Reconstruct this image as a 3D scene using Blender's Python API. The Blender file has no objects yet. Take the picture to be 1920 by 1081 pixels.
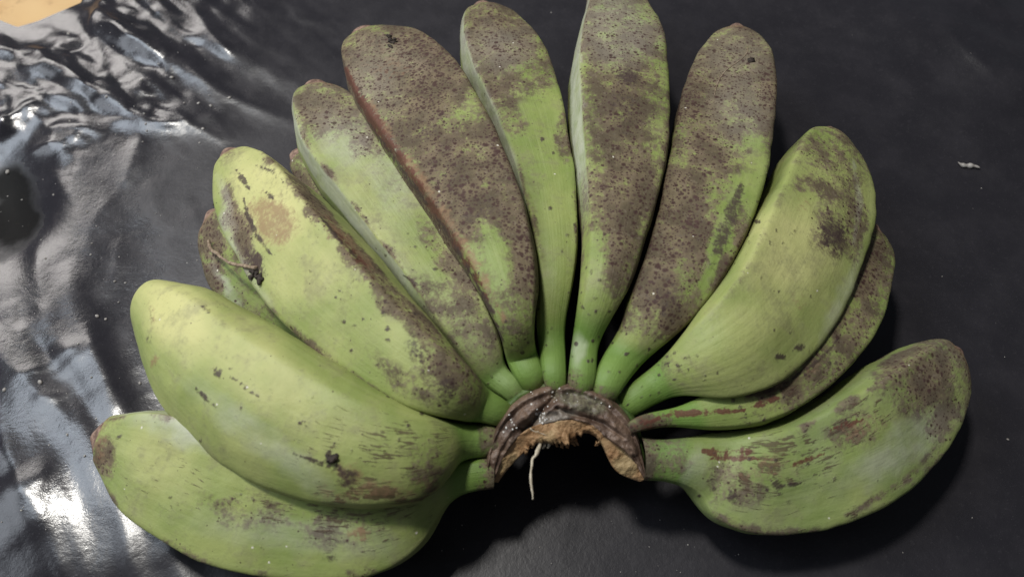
import bpy, math, random
import numpy as np
from mathutils import Vector
from mathutils.bvhtree import BVHTree

random.seed(7); rng = np.random.default_rng(7)
scene = bpy.context.scene
COL = scene.collection

# ------------------------------------------------------------------ camera
HFOV = math.radians(62.0); PITCH = math.radians(60.0); DIST = 0.36
cam_d = bpy.data.cameras.new('camera'); cam_o = bpy.data.objects.new('camera', cam_d)
COL.objects.link(cam_o)
CAM = np.array([0.0, -DIST*math.cos(PITCH), DIST*math.sin(PITCH)])
cam_o.location = CAM; cam_o.rotation_euler = (math.pi/2-PITCH, 0, 0)
cam_d.sensor_width = 36; cam_d.lens = 18/math.tan(HFOV/2)
cam_d.clip_start = 0.01; cam_d.clip_end = 50
cam_d.dof.use_dof = True; cam_d.dof.focus_distance = 0.33; cam_d.dof.aperture_fstop = 11.0
scene.camera = cam_o

# ------------------------------------------------------------------ light
world = bpy.data.worlds.new('World'); scene.world = world; world.use_nodes = True
world.node_tree.nodes['Background'].inputs[0].default_value = (0.80, 0.87, 1.0, 1)
world.node_tree.nodes['Background'].inputs[1].default_value = 0.095

def area(name, loc, target, sx, sy, power, color):
    l = bpy.data.lights.new(name, 'AREA'); l.shape = 'RECTANGLE'; l.size = sx; l.size_y = sy
    l.energy = power; l.color = color
    o = bpy.data.objects.new(name, l); COL.objects.link(o); o.location = loc
    d = Vector(target)-Vector(loc); o.rotation_euler = d.to_track_quat('-Z', 'Y').to_euler()
    return o
area('ceiling_lamp', (-0.44, 0.30, 1.50), (0, 0.02, 0), 0.17, 0.17, 18.0, (1.0, 0.97, 0.91))
area('tube_light', (-0.78, 0.20, 1.05), (-0.1, 0.0, 0), 0.50, 0.50, 6.0, (0.80, 0.89, 1.0))
area('window_light', (-1.05, 1.08, 0.85), (-0.1, 0.1, 0), 0.7, 0.5, 7.5, (1.0, 0.95, 0.91))
area('side_fill_light', (-1.35, -0.15, 0.75), (-0.1, 0.0, 0), 0.6, 0.8, 5.5, (0.84, 0.91, 1.0))  # added cool fill for the left-facing finger sides, no source in view
vs = scene.view_settings
vs.view_transform = 'Standard'; vs.look = 'None'; vs.gamma = 1.0; vs.exposure = 0.0
vs.use_curve_mapping = False

# ------------------------------------------------------------------ helpers
FPX = 960/math.tan(HFOV/2)
RIGHT = np.array([1.0, 0, 0]); FWD = np.array([0, math.cos(PITCH), -math.sin(PITCH)])
UP = np.array([0, math.sin(PITCH), math.cos(PITCH)])

def ray(px, py):
    px = np.asarray(px, float)[..., None]; py = np.asarray(py, float)[..., None]
    return FWD + RIGHT*((px-960)/FPX) + UP*((540.5-py)/FPX)          # unit depth
def at(px, py, z):
    d = ray(px, py); t = (np.asarray(z, float)-CAM[2])/d[..., 2]
    return CAM + d*t[..., None]
def depth_of(P): return (P-CAM)@FWD
def proj(P):
    q = P-CAM; dz = q@FWD
    return 960+FPX*(q@RIGHT)/dz, 540.5-FPX*(q@UP)/dz

def _h(i, j, k, s):
    n = (i*374761393 + j*668265263 + k*2147483647 + s*1274126177) & 0xFFFFFFFF
    n = ((n ^ (n >> 13))*1274126177) & 0xFFFFFFFF
    n = n ^ (n >> 16)
    return (n & 0xFFFF)/65535.0
def vnoise(P, s=0):
    P = np.asarray(P, float); I = np.floor(P).astype(np.int64); F = P-I; F = F*F*F*(F*(F*6-15)+10)
    out = 0
    for a in (0, 1):
        wa = F[:, 0] if a else 1-F[:, 0]
        for b in (0, 1):
            wb = F[:, 1] if b else 1-F[:, 1]
            for c in (0, 1):
                wc = F[:, 2] if c else 1-F[:, 2]
                out = out + wa*wb*wc*_h(I[:, 0]+a, I[:, 1]+b, I[:, 2]+c, s)
    return out*2-1
def fbm(P, s=0, o=4):
    r = 0; a = .5
    for k in range(o):
        r = r + a*vnoise(P*(2.03**k)+k*17.3, s+k); a *= .5
    return r

def spline(t, Y, tt):
    """natural cubic spline, Y (n,m)"""
    n = len(t); h = np.diff(t); A = np.zeros((n, n)); B = np.zeros((n, Y.shape[1]))
    A[0, 0] = A[-1, -1] = 1
    for i in range(1, n-1):
        A[i, i-1] = h[i-1]; A[i, i] = 2*(h[i-1]+h[i]); A[i, i+1] = h[i]
        B[i] = 3*((Y[i+1]-Y[i])/h[i]-(Y[i]-Y[i-1])/h[i-1])
    c = np.linalg.solve(A, B)
    k = np.clip(np.searchsorted(t, tt)-1, 0, n-2); x = (tt-t[k])[:, None]; hk = h[k][:, None]
    b = (Y[k+1]-Y[k])/hk-hk*(2*c[k]+c[k+1])/3; d = (c[k+1]-c[k])/(3*hk)
    return Y[k]+b*x+c[k]*x*x+d*x**3

def mesh_obj(name, V, F, mat, parent=None, smooth=True, attrs=None):
    me = bpy.data.meshes.new(name)
    me.from_pydata([tuple(v) for v in V], [], [tuple(f) for f in F]); me.update()
    if smooth: me.polygons.foreach_set('use_smooth', np.ones(len(me.polygons), bool))
    for k, (typ, arr) in (attrs or {}).items():
        a = me.attributes.new(k, typ, 'POINT')
        a.data.foreach_set('color' if typ == 'FLOAT_COLOR' else 'vector' if typ == 'FLOAT_VECTOR' else 'value',
                           np.ascontiguousarray(arr, np.float32).ravel())
    me.materials.append(mat)
    o = bpy.data.objects.new(name, me); COL.objects.link(o)
    if parent: o.parent = parent
    return o
def tag(o, label=None, cat=None, group=None, kind=None):
    for k, v in (('label', label), ('category', cat), ('group', group), ('kind', kind)):
        if v: o[k] = v
    return o
def grid_faces(nr, nc, wrap, r0=0, r1=None):
    r1 = nr if r1 is None else r1
    F = []
    for i in range(r0, r1-1):
        for j in range(nc if wrap else nc-1):
            k = (j+1) % nc
            F.append((i*nc+j, i*nc+k, (i+1)*nc+k, (i+1)*nc+j))
    return F
def tube(P, R, n=8):
    """closed tapered tube round a polyline"""
    P = np.asarray(P, float); R = np.asarray(R, float); T = np.gradient(P, axis=0)
    T /= np.linalg.norm(T, axis=1)[:, None]+1e-12
    V = []
    for p, t, r in zip(P, T, R):
        a = np.cross(t, [0.31, 0.77, 0.55]); a /= np.linalg.norm(a); b = np.cross(t, a)
        for k in range(n):
            w = 2*math.pi*k/n; V.append(p+r*(math.cos(w)*a+math.sin(w)*b))
    F = grid_faces(len(P), n, True)
    F.append(tuple(range(n-1, -1, -1))); F.append(tuple(range((len(P)-1)*n, len(P)*n)))
    return V, F

# ------------------------------------------------------------------ materials
class NT:
    def __init__(s, name):
        s.m = bpy.data.materials.new(name); s.m.use_nodes = True; s.t = s.m.node_tree; s.n = s.t.nodes
        s.b = s.n['Principled BSDF']
    def node(s, typ, **kw):
        n = s.n.new(typ)
        for k, v in kw.items():
            if k.startswith('_'): setattr(n, k[1:], v)
        return n
    def link(s, a, b): s.t.links.new(a, b)
    def put(s, sock, v):
        if hasattr(v, 'is_output'): s.link(v, sock)
        elif isinstance(v, (tuple, list)): sock.default_value = (*v, 1) if len(v) == 3 and sock.type == 'RGBA' else v
        else: sock.default_value = v
    def math(s, op, a, b=0.0, c=0.0, clamp=False):
        n = s.node('ShaderNodeMath', _operation=op, _use_clamp=clamp)
        for i, v in enumerate((a, b, c)): s.put(n.inputs[i], v)
        return n.outputs[0]
    def mix(s, f, a, b):
        n = s.node('ShaderNodeMix', _data_type='RGBA'); s.put(n.inputs[0], f); s.put(n.inputs[6], a); s.put(n.inputs[7], b)
        return n.outputs[2]
    def step(s, v, lo, hi, a=0.0, b=1.0):
        n = s.node('ShaderNodeMapRange', _interpolation_type='SMOOTHSTEP')
        for i, x in enumerate((v, lo, hi, a, b)): s.put(n.inputs[i], x)
        return n.outputs[0]
    def noise(s, vec, scale, detail=3.0, rough=.55, dist=0.0):
        n = s.node('ShaderNodeTexNoise'); s.put(n.inputs['Vector'], vec)
        for k, v in (('Scale', scale), ('Detail', detail), ('Roughness', rough), ('Distortion', dist)): s.put(n.inputs[k], v)
        return n.outputs['Fac']
    def voro(s, vec, scale, rnd=1.0):
        n = s.node('ShaderNodeTexVoronoi'); s.put(n.inputs['Vector'], vec); s.put(n.inputs['Scale'], scale); s.put(n.inputs['Randomness'], rnd)
        return n.outputs['Distance'], n.outputs['Color']
    def attr(s, name):
        return s.node('ShaderNodeAttribute', _attribute_name=name)
    def sep(s, col):
        n = s.node('ShaderNodeSeparateColor'); s.link(col, n.inputs[0]); return n.outputs
    def scale(s, vec, sc):
        n = s.node('ShaderNodeVectorMath', _operation='MULTIPLY'); s.put(n.inputs[0], vec); s.put(n.inputs[1], sc); return n.outputs[0]
    def bump(s, h, strength, dist, nrm=None):
        n = s.node('ShaderNodeBump'); s.put(n.inputs['Height'], h); n.inputs['Strength'].default_value = strength
        n.inputs['Distance'].default_value = dist
        if nrm: s.link(nrm, n.inputs['Normal'])
        return n.outputs[0]

def make_banana_mat():
    N = NT('banana_skin'); obj = N.node('ShaderNodeTexCoord').outputs['Object']
    uv = N.attr('fuv').outputs['Vector']
    A = N.attr('marks_a'); B = N.attr('marks_b')
    a = N.sep(A.outputs['Color']); b = N.sep(B.outputs['Color'])
    scurf, bruise, tan, pale = a[0], a[1], a[2], A.outputs['Alpha']
    yellow, red, streak, stalk = b[0], b[1], b[2], B.outputs['Alpha']
    n_lo = N.noise(obj, 38, 3, .55); n_mid = N.noise(obj, 130, 4, .6); n_hi = N.noise(obj, 600, 4, .65)
    n_fine = N.noise(obj, 1700, 3, .6)
    n_len = N.noise(N.scale(uv, (30, 420, 1)), 1.0, 3, .55)           # faint lengthwise fibres
    green = N.mix(N.step(n_lo, .35, .68), (0.180, 0.240, 0.058), (0.275, 0.318, 0.098))
    green = N.mix(N.math('MULTIPLY', N.step(n_len, .4, .75), .30), green, (0.30, 0.35, 0.135))
    green = N.mix(N.math('MULTIPLY', N.step(n_mid, .48, .72), .35), green, (0.235, 0.255, 0.110))
    c = N.mix(N.math('MULTIPLY', yellow, N.step(n_lo, .15, .6, .6, 1.0)), green, (0.52, 0.50, 0.215))
    smud = N.noise(obj, 75, 4, .72)
    c = N.mix(N.math('MULTIPLY', N.step(smud, .50, .70), .45), c, (0.20, 0.185, 0.105))
    c = N.mix(N.math('MULTIPLY', N.step(n_hi, .56, .74), .28), c, (0.15, 0.165, 0.07))
    c = N.mix(N.math('MULTIPLY', stalk, .8), c, N.mix(n_mid, (0.09, 0.185, 0.03), (0.165, 0.28, 0.055)))
    c = N.mix(N.math('MULTIPLY', pale, N.step(n_mid, .25, .62, .45, .95)), c, (0.46, 0.475, 0.37))
    # grey-brown scurf film with a ragged edge
    s_n = N.math('ADD', scurf, N.math('MULTIPLY', N.math('SUBTRACT', n_hi, .5), 1.7))
    s_n = N.math('ADD', s_n, N.math('MULTIPLY', N.math('SUBTRACT', n_mid, .5), 1.8))
    blot = N.noise(obj, 85, 3, .55)
    s_n = N.math('ADD', s_n, N.math('MULTIPLY', N.math('SUBTRACT', blot, .5), 1.2))
    film = N.math('MULTIPLY', N.step(s_n, .0, .78), N.step(scurf, .06, .34))
    filmc = N.mix(N.step(N.math('ADD', N.math('MULTIPLY', n_mid, .5), N.math('MULTIPLY', blot, .5)), .42, .60), (0.150, 0.098, 0.072), (0.070, 0.038, 0.035))
    filmc = N.mix(N.math('MULTIPLY', N.step(n_hi, .52, .72), .35), filmc, (0.27, 0.225, 0.17))
    filmc = N.mix(N.math('MULTIPLY', pale, .8), filmc, (0.27, 0.235, 0.195))
    c = N.mix(N.math('MULTIPLY', film, .86), c, filmc)
    # round specks of rust, crowding where the scurf is
    for sc, base, gain in ((520, .03, .52), (1000, .03, .52), (260, .02, .30)):
        d, col = N.voro(obj, sc); r = N.sep(col)
        dens = N.math('MULTIPLY_ADD', scurf, gain, base)
        keep = N.math('LESS_THAN', r[0], N.math('MULTIPLY_ADD', scurf, .85, .055))
        size = N.math('MULTIPLY', dens, N.math('MULTIPLY_ADD', r[1], .8, .35))
        size = N.math('ADD', size, N.math('MULTIPLY', keep, .07))
        jag = N.math('MULTIPLY_ADD', N.math('SUBTRACT', n_fine, .5), .28, d)
        spot = N.math('MULTIPLY', N.step(jag, size, N.math('MULTIPLY', size, .4)), keep)
        c = N.mix(N.math('MULTIPLY', spot, .92), c, N.mix(r[2], (0.040, 0.016, 0.013), (0.066, 0.034, 0.030)))
    # dashes of dark latex stain running along the fruit
    st = N.noise(N.scale(uv, (170, 900, 1)), 1.0, 4, .62, .8)
    stg = N.math('MULTIPLY', N.step(N.math('ADD', st, N.math('MULTIPLY', N.math('MULTIPLY', streak, N.step(n_mid, .35, .62)), .34)), .665, .78), N.step(streak, .03, .25))
    c = N.mix(N.math('MULTIPLY', stg, .8), c, N.mix(n_fine, (0.045, 0.028, 0.018), (0.11, 0.065, 0.04)))
    tn = N.step(N.math('ADD', N.math('ADD', tan, N.math('MULTIPLY', N.math('SUBTRACT', n_mid, .5), 1.2)), N.math('MULTIPLY', N.math('SUBTRACT', n_hi, .5), 1.5)), .2, 1.0)
    c = N.mix(N.math('MULTIPLY', N.math('MULTIPLY', tn, N.step(tan, .0, .2)), .8), c, N.mix(n_hi, (0.20, 0.115, 0.058), (0.30, 0.19, 0.105)))
    rd = N.step(N.math('ADD', red, N.math('MULTIPLY', N.math('SUBTRACT', n_hi, .5), 2.2)), .3, .8)
    c = N.mix(N.math('MULTIPLY', N.math('MULTIPLY', rd, N.step(red, .0, .15)), .92), c, N.mix(n_fine, (0.060, 0.022, 0.015), (0.155, 0.058, 0.036)))
    br = N.step(N.math('ADD', bruise, N.math('MULTIPLY', N.math('SUBTRACT', n_hi, .5), 2.0)), .2, .95)
    c = N.mix(N.math('MULTIPLY', N.math('MULTIPLY', br, N.step(bruise, .0, .15)), .9), c, N.mix(n_fine, (0.026, 0.017, 0.014), (0.080, 0.052, 0.046)))
    # pale crumbs of dust stuck to the skin
    d, col = N.voro(obj, 190); r = N.sep(col)
    crumb = N.math('MULTIPLY', N.math('LESS_THAN', N.math('MULTIPLY_ADD', N.math('SUBTRACT', n_fine, .5), .12, d), .075), N.math('LESS_THAN', r[0], .13))
    c = N.mix(N.math('MULTIPLY', crumb, .8), c, (0.72, 0.68, 0.58))
    N.link(c, N.b.inputs['Base Color'])
    rough = N.math('ADD', N.math('MULTIPLY_ADD', n_mid, .25, .44), N.math('MULTIPLY', film, .22))
    N.link(rough, N.b.inputs['Roughness'])
    N.b.inputs['Specular IOR Level'].default_value = .36
    h = N.math('ADD', N.math('MULTIPLY', n_hi, .45), N.math('MULTIPLY', n_len, .5))
    h = N.math('SUBTRACT', h, N.math('MULTIPLY', N.math('ADD', stg, br), .5))
    h = N.math('ADD', h, N.math('MULTIPLY', crumb, 1.2))
    h = N.math('ADD', h, N.math('MULTIPLY', film, .15))
    h = N.math('ADD', h, N.math('MULTIPLY', n_mid, .8))
    N.link(N.bump(h, .55, .0006), N.b.inputs['Normal'])
    return N.m

def make_plain(name, c0, c1, scale, rough=.7, bump=.5, bdist=.0006, c2=None, spec=.3):
    N = NT(name); obj = N.node('ShaderNodeTexCoord').outputs['Object']
    n = N.noise(obj, scale, 5, .65); n2 = N.noise(obj, scale*4.3, 4, .6); n3 = N.noise(obj, scale*.37, 3, .5)
    c = N.mix(N.step(n, .35, .68), c0, c1)
    if c2: c = N.mix(N.step(n3, .5, .66), c, c2)
    c = N.mix(N.math('MULTIPLY', N.step(n2, .55, .75), .4), c, tuple(x*.45 for x in c0))
    N.link(c, N.b.inputs['Base Color']); N.b.inputs['Roughness'].default_value = rough
    N.b.inputs['Specular IOR Level'].default_value = spec
    N.link(N.bump(N.math('ADD', n, N.math('MULTIPLY', n2, .6)), bump, bdist), N.b.inputs['Normal'])
    return N.m

def make_sheet_mat():
    N = NT('black_plastic_film'); obj = N.node('ShaderNodeTexCoord').outputs['Object']
    n1 = N.noise(obj, 9, 4, .6); n2 = N.noise(obj, 55, 5, .65); n3 = N.noise(obj, 420, 4, .65); n4 = N.noise(obj, 1900, 2, .6)
    S = N.attr('sheet'); s = N.sep(S.outputs['Color']); dark_patch = s[0]; gloss = s[1]
    dust = N.math('MULTIPLY', N.step(n2, .38, .72), .5)
    c = N.mix(dust, (0.0155, 0.0145, 0.0180), (0.026, 0.0240, 0.0285))
    c = N.mix(N.math('MULTIPLY', N.step(n3, .56, .74), .45), c, (0.036, 0.033, 0.038))
    grain = N.step(n4, .64, .76)
    c = N.mix(N.math('MULTIPLY', grain, .35), c, (0.085, 0.082, 0.085))
    d, col = N.voro(obj, 150); r = N.sep(col)
    fleck = N.math('MULTIPLY', N.math('LESS_THAN', N.math('MULTIPLY_ADD', N.math('SUBTRACT', n3, .5), .16, d), N.math('MULTIPLY', r[1], .085)), N.math('LESS_THAN', r[0], .07))
    c = N.mix(N.math('MULTIPLY', fleck, .55), c, (0.40, 0.38, 0.36))
    st = N.step(N.math('ADD', dark_patch, N.math('MULTIPLY', N.math('SUBTRACT', n2, .5), .55)), .3, .7)
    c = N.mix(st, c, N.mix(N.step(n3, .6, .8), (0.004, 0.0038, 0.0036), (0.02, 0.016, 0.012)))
    N.link(c, N.b.inputs['Base Color'])
    ro = N.math('MULTIPLY_ADD', n2, .22, .36)
    ro = N.math('SUBTRACT', ro, N.math('MULTIPLY', gloss, .275))
    ro = N.math('ADD', ro, N.math('MULTIPLY', st, .4))
    N.link(N.math('ADD', ro, N.math('MULTIPLY', grain, .1)), N.b.inputs['Roughness'])
    N.link(N.math('MULTIPLY', N.math('SUBTRACT', 1.0, N.math('MULTIPLY', st, .85)), N.math('MULTIPLY_ADD', gloss, .38, .27)), N.b.inputs['Specular IOR Level'])
    h = N.math('ADD', N.math('MULTIPLY', n3, .25), N.math('MULTIPLY', n2, .35))
    N.link(N.bump(N.math('ADD', h, N.math('MULTIPLY', n4, .08)), .32, .0012), N.b.inputs['Normal'])
    return N.m

M_BAN = make_banana_mat()
def make_bark():
    N = NT('crown_bark'); obj = N.node('ShaderNodeTexCoord').outputs['Object']; z = N.sep(N.attr('zone').outputs['Color'])
    n = N.noise(obj, 170, 5, .65); n2 = N.noise(obj, 800, 4, .6)
    r = lambda v, k: N.step(N.math('ADD', v, N.math('MULTIPLY', N.math('SUBTRACT', n, .5), k)), .25, .75)
    c = N.mix(N.step(n, .35, .66), (0.085, 0.052, 0.036), (0.185, 0.122, 0.085))
    c = N.mix(N.math('MULTIPLY', r(z[0], 1.6), .65), c, N.mix(N.step(n2, .4, .6), (0.085, 0.085, 0.062), (0.20, 0.205, 0.125)))
    c = N.mix(N.math('MULTIPLY', r(z[1], 1.6), .6), c, N.mix(N.step(n2, .4, .6), (0.17, 0.155, 0.13), (0.27, 0.25, 0.21)))
    c = N.mix(N.math('MULTIPLY', r(z[2], 1.6), .8), c, (0.19, 0.115, 0.085))
    c = N.mix(N.math('MULTIPLY', N.step(n2, .55, .7), .5), c, (0.04, 0.028, 0.024))
    N.link(c, N.b.inputs['Base Color']); N.link(N.math('MULTIPLY_ADD', n2, .4, .3), N.b.inputs['Roughness'])
    N.link(N.bump(N.math('ADD', n, N.math('MULTIPLY', n2, .5)), .8, .0009), N.b.inputs['Normal'])
    return N.m
M_BARK = make_bark()
M_FLESH = make_plain('crown_flesh', (0.27, 0.145, 0.065), (0.46, 0.29, 0.15), 240, .5, .9, .0009, (0.36, 0.26, 0.13))
M_COLLAR = make_plain('stalk_collar', (0.055, 0.10, 0.022), (0.12, 0.17, 0.05), 150, .5, .6, .0008, (0.12, 0.085, 0.05))
M_TIP = make_plain('blossom_scar', (0.13, 0.08, 0.06), (0.33, 0.22, 0.165), 420, .75, .8, .0006)
M_DRY = make_plain('dry_fibre', (0.38, 0.32, 0.23), (0.56, 0.50, 0.39), 700, .75, .6, .0003)
M_TWIG = make_plain('dry_twig', (0.17, 0.12, 0.08), (0.36, 0.28, 0.20), 600, .8, .8, .0004)
M_DARK = make_plain('withered_flower', (0.022, 0.016, 0.013), (0.06, 0.045, 0.035), 700, .7, .9, .0005)
M_SAP = make_plain('dried_sap', (0.62, 0.60, 0.55), (0.78, 0.76, 0.72), 900, .3, .3, .0002, None, .6)
M_CRUMB = make_plain('crumb', (0.24, 0.22, 0.20), (0.46, 0.44, 0.41), 500, .6, .4, .0003)
M_FLOOR = make_plain('tan_floor', (0.40, 0.21, 0.075), (0.52, 0.31, 0.12), 25, .55, .2, .001, (0.56, 0.38, 0.18), .25)
M_SHEET = make_sheet_mat()

# ------------------------------------------------------------------ the sheet and the floor
def seg_dist(X, Y, pts):
    best = np.full(X.shape, 1e9); tt = np.zeros(X.shape); L = 0
    lens = [math.dist(pts[i], pts[i+1]) for i in range(len(pts)-1)]; tot = sum(lens)
    side = np.zeros(X.shape)
    for i in range(len(pts)-1):
        (x0, y0), (x1, y1) = pts[i], pts[i+1]; dx, dy = x1-x0, y1-y0; l2 = dx*dx+dy*dy
        u = np.clip(((X-x0)*dx+(Y-y0)*dy)/l2, 0, 1)
        d = np.hypot(X-x0-u*dx, Y-y0-u*dy); m = d < best
        best = np.where(m, d, best); tt = np.where(m, (L+u*lens[i])/tot, tt); L += lens[i]
        side = np.where(m, np.sign((X-x0)*dy-(Y-y0)*dx), side)
    return best, tt, side
def build_sheet():
    st = .0016
    xs = np.concatenate([[-1.0, -.8, -.65, -.55], np.arange(-.47, .40, st), [.45, .55, .7, 1.0]])
    ys = np.concatenate([[-.6, -.45, -.35, -.27], np.arange(-.21, .44, st), [.50, .6, .8, 1.0]])
    X, Y = np.meshgrid(xs, ys); shp = X.shape; X = X.ravel(); Y = Y.ravel()
    PX, PY = proj(np.stack([X, Y, 0*X], 1))
    Q = np.stack([X, Y, 0*X], 1)
    wx = X+.005*fbm(Q*16, 3); wy = Y+.005*fbm(Q*16, 9)
    Z = np.zeros_like(X)
    def fold(pix, amp, w, asym=1.0, sub=0, ex=1.45):
        nonlocal Z
        pts = [tuple(at(np.array(p[0]), np.array(p[1]), np.array(0.0))[:2]) for p in pix]
        m = w*4*max(1, asym); pa = np.array(pts)
        k = (wx > pa[:, 0].min()-m) & (wx < pa[:, 0].max()+m) & (wy > pa[:, 1].min()-m) & (wy < pa[:, 1].max()+m)
        if not k.any(): return
        d, t, s = seg_dist(wx[k], wy[k], pts)
        ww = w*np.where(s > 0, asym, 1.0)*(.55+.9*np.sin(np.pi*np.clip(t, .02, .98))**.5)
        Z[k] += amp*np.exp(-(d/ww)**ex)*np.clip(np.sin(np.pi*np.clip(t, 0, 1)), 0, 1)**.6*(1+.35*vnoise(np.stack([t*5, t*0, t*0+sub], 1), 5))
    # creases at the top left, running down to the right
    fold([(60, -30), (240, 75), (420, 170), (600, 260)], 0.00567, 0.00712, .6)
    fold([(110, -10), (230, 55), (330, 105)], 0.00340, 0.00427, 1.5, 1)
    fold([(180, -60), (330, 30), (470, 110), (640, 215)], 0.00416, 0.00855, .7, 2)
    fold([(290, -60), (430, 40), (560, 130), (640, 190)], 0.00303, 0.00760, 1.6, 3)
    fold([(420, -60), (560, 60), (660, 170)], 0.00303, 0.01140, 1.0, 4)
    fold([(-60, 70), (60, 110), (170, 160), (250, 200)], 0.00454, 0.00712, .6, 5)
    fold([(-40, 170), (70, 185), (190, 190), (290, 220)], 0.00227, 0.00475, 1.0, 6)
    fold([(-40, 260), (20, 225), (70, 190)], 0.00265, 0.00427, 1.0, 7)
    fold([(200, 140), (320, 200), (470, 275)], 0.00227, 0.01045, 1.7, 8)
    fold([(245, 340), (262, 280), (275, 215)], 0.00090, 0.00380, 1.0, 9)
    # folds of the lower left, running steeply down
    fold([(60, 430), (110, 600), (190, 780), (250, 950), (300, 1120)], 0.00216, 0.00945, .7, 10)
    fold([(-30, 620), (50, 800), (130, 960), (200, 1120)], 0.00335, 0.01229, .7, 11)
    fold([(130, 480), (170, 620), (200, 760), (215, 800)], 0.00172, 0.00567, 1.4, 12)
    fold([(120, 760), (200, 900), (250, 1010), (290, 1120)], 0.00216, 0.00567, .8, 13)
    fold([(270, 900), (330, 1010), (370, 1110)], 0.00216, 0.00519, 1.2, 14)
    fold([(-60, 860), (20, 980), (80, 1120)], 0.00297, 0.00945, 1.0, 15)
    fold([(90, 690), (140, 655), (180, 640)], 0.00075, 0.00265, 1.0, 16)
    fold([(100, 715), (160, 670), (190, 635)], 0.00064, 0.00237, 1.0, 17)
    fold([(40, 940), (80, 905), (100, 900)], 0.00087, 0.00378, 1.0, 18)
    fold([(20, 560), (70, 700), (140, 840), (190, 960), (230, 1110)], 0.00189, 0.00567, 1.6, 22)
    fold([(-40, 740), (30, 880), (100, 1010), (140, 1120)], 0.00243, 0.00615, .8, 23)
    fold([(170, 600), (215, 760), (260, 880), (320, 1000)], 0.00162, 0.00426, 1.4, 24)
    fold([(20, 30), (150, 75), (300, 160), (380, 220)], 0.00216, 0.00426, 1.5, 25)
    fold([(-30, 130), (80, 135), (180, 175)], 0.00189, 0.00378, 1.2, 26)
    # long lazy folds on the right
    fold([(1560, -60), (1720, 60), (1860, 140), (1990, 210)], .0075, .018, 1.3, 19)
    fold([(1720, -60), (1840, 10), (1990, 90)], .0050, .011, .8, 20)
    fold([(1650, -40), (1780, 60), (1950, 130)], .0018, .006, 1.0, 21)
    r2 = random.Random(3)
    def crinkle(n, x0, x1, y0, y1, an, spread, l0, l1, a0, a1, w0, w1):
        for _ in range(n):
            x, y = r2.uniform(x0, x1), r2.uniform(y0, y1); a = math.radians(an+r2.gauss(0, spread)); l = r2.uniform(l0, l1)/2
            bend = r2.uniform(-.2, .2)*l
            fold([(x-l*math.cos(a), y-l*math.sin(a)), (x-bend*math.sin(a), y+bend*math.cos(a)), (x+l*math.cos(a), y+l*math.sin(a))],
                 r2.uniform(a0, a1)*r2.choice((1, 1, -.7)), r2.uniform(w0, w1), r2.uniform(.6, 1.6), r2.random()*50, 1.15)
    crinkle(36, -20, 420, -20, 230, 27, 14, 60, 260, .0003, .0014, .0016, .0042)
    crinkle(16, 300, 640, -20, 200, 32, 9, 90, 260, .0003, .0012, .002, .005)
    crinkle(12, -20, 160, 150, 290, -20, 40, 60, 160, .0005, .0016, .0018, .004)
    crinkle(26, -30, 340, 480, 1090, 65, 6, 200, 520, .0002, .0008, .0022, .006)
    crinkle(12, 40, 240, 560, 760, -30, 35, 40, 120, .0002, .0005, .0014, .003)
    crinkle(14, 0, 420, 280, 560, 60, 40, 60, 200, .0002, .0006, .002, .004)
    crinkle(8, 1500, 1950, -40, 260, 32, 8, 160, 420, .0004, .0012, .004, .009)
    crinkle(8, 1450, 1950, 200, 1080, 40, 40, 100, 300, .0001, .0004, .003, .006)
    left = np.clip((560-PX)/480, 0, 1); left = left*left*(3-2*left)
    top = np.clip((330-PY)/300, 0, 1)*np.clip((760-PX)/500, 0, 1)
    Z += .0004*left*fbm(np.stack([X*46+Y*20, Y*34-X*10, 0*X], 1), 21, 3)
    Z += .0019*top*np.abs(fbm(np.stack([X*40+Y*58, Y*44-X*34, 0*X], 1), 31, 3))
    ridge = 1-np.abs(fbm(np.stack([X*60+Y*30, Y*95+X*80, 0*X], 1), 41, 3))*3.0
    Z += .0008*np.clip(ridge, 0, 1)*np.clip(top*1.6+.05*left, 0, 1)
    Z += .0010*fbm(Q*12, 51, 2)+.00008*fbm(Q*70, 61, 3)
    Z[(np.abs(X) > .5) | (Y > .45) | (Y < -.25)] *= .2
    body = np.exp(-(((X-.02)/.17)**4+((Y-.06)/.15)**4)); Z *= 1-.8*body   # pressed flat by the fruit
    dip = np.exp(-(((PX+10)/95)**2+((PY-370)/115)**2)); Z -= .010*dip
    Z = np.maximum(Z, -.011)
    ey = np.interp(PX, [-900, -60, 0, 32, 70, 150, 175, 420], [-500, 30, 38, 51, 40, 6, -12, -600]); Z *= np.where(PX < 300, np.clip((PY-ey)/70, 0, 1), 1)
    dark_patch = np.clip(1.25-np.hypot((PX-5)/80, (PY-375)/118)+.35*fbm(Q*80, 71, 3), 0, 1)  # black, dull patch coloured into the sheet at the left edge
    gloss = np.clip(.15+.85*np.clip(left*1.1+top, 0, 1)+.2*fbm(Q*18, 81, 3), 0, 1)
    gloss = np.clip(gloss+.45*np.clip((PX-1480)/200, 0, 1)*np.clip((300-PY)/200, 0, 1), 0, 1)
    nr, nc = shp
    pxg = PX.reshape(shp); pyg = PY.reshape(shp)
    poly = [(-900, -500), (-60, 30), (0, 38), (32, 51), (70, 40), (150, 6), (175, -12), (420, -600)]
    edge_y = np.interp(pxg, [p[0] for p in poly], [p[1] for p in poly])
    gone = (pyg < edge_y) & (pxg < 260)
    hit = at(PX, edge_y.ravel(), 0*X); near = np.zeros(shp, bool); keep = ~gone
    near[:-1] |= keep[1:]; near[1:] |= keep[:-1]; near[:, :-1] |= keep[:, 1:]; near[:, 1:] |= keep[:, :-1]
    near[1:, 1:] |= keep[:-1, :-1]; near[:-1, :-1] |= keep[1:, 1:]; near[:-1, 1:] |= keep[1:, :-1]; near[1:, :-1] |= keep[:-1, 1:]
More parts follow.
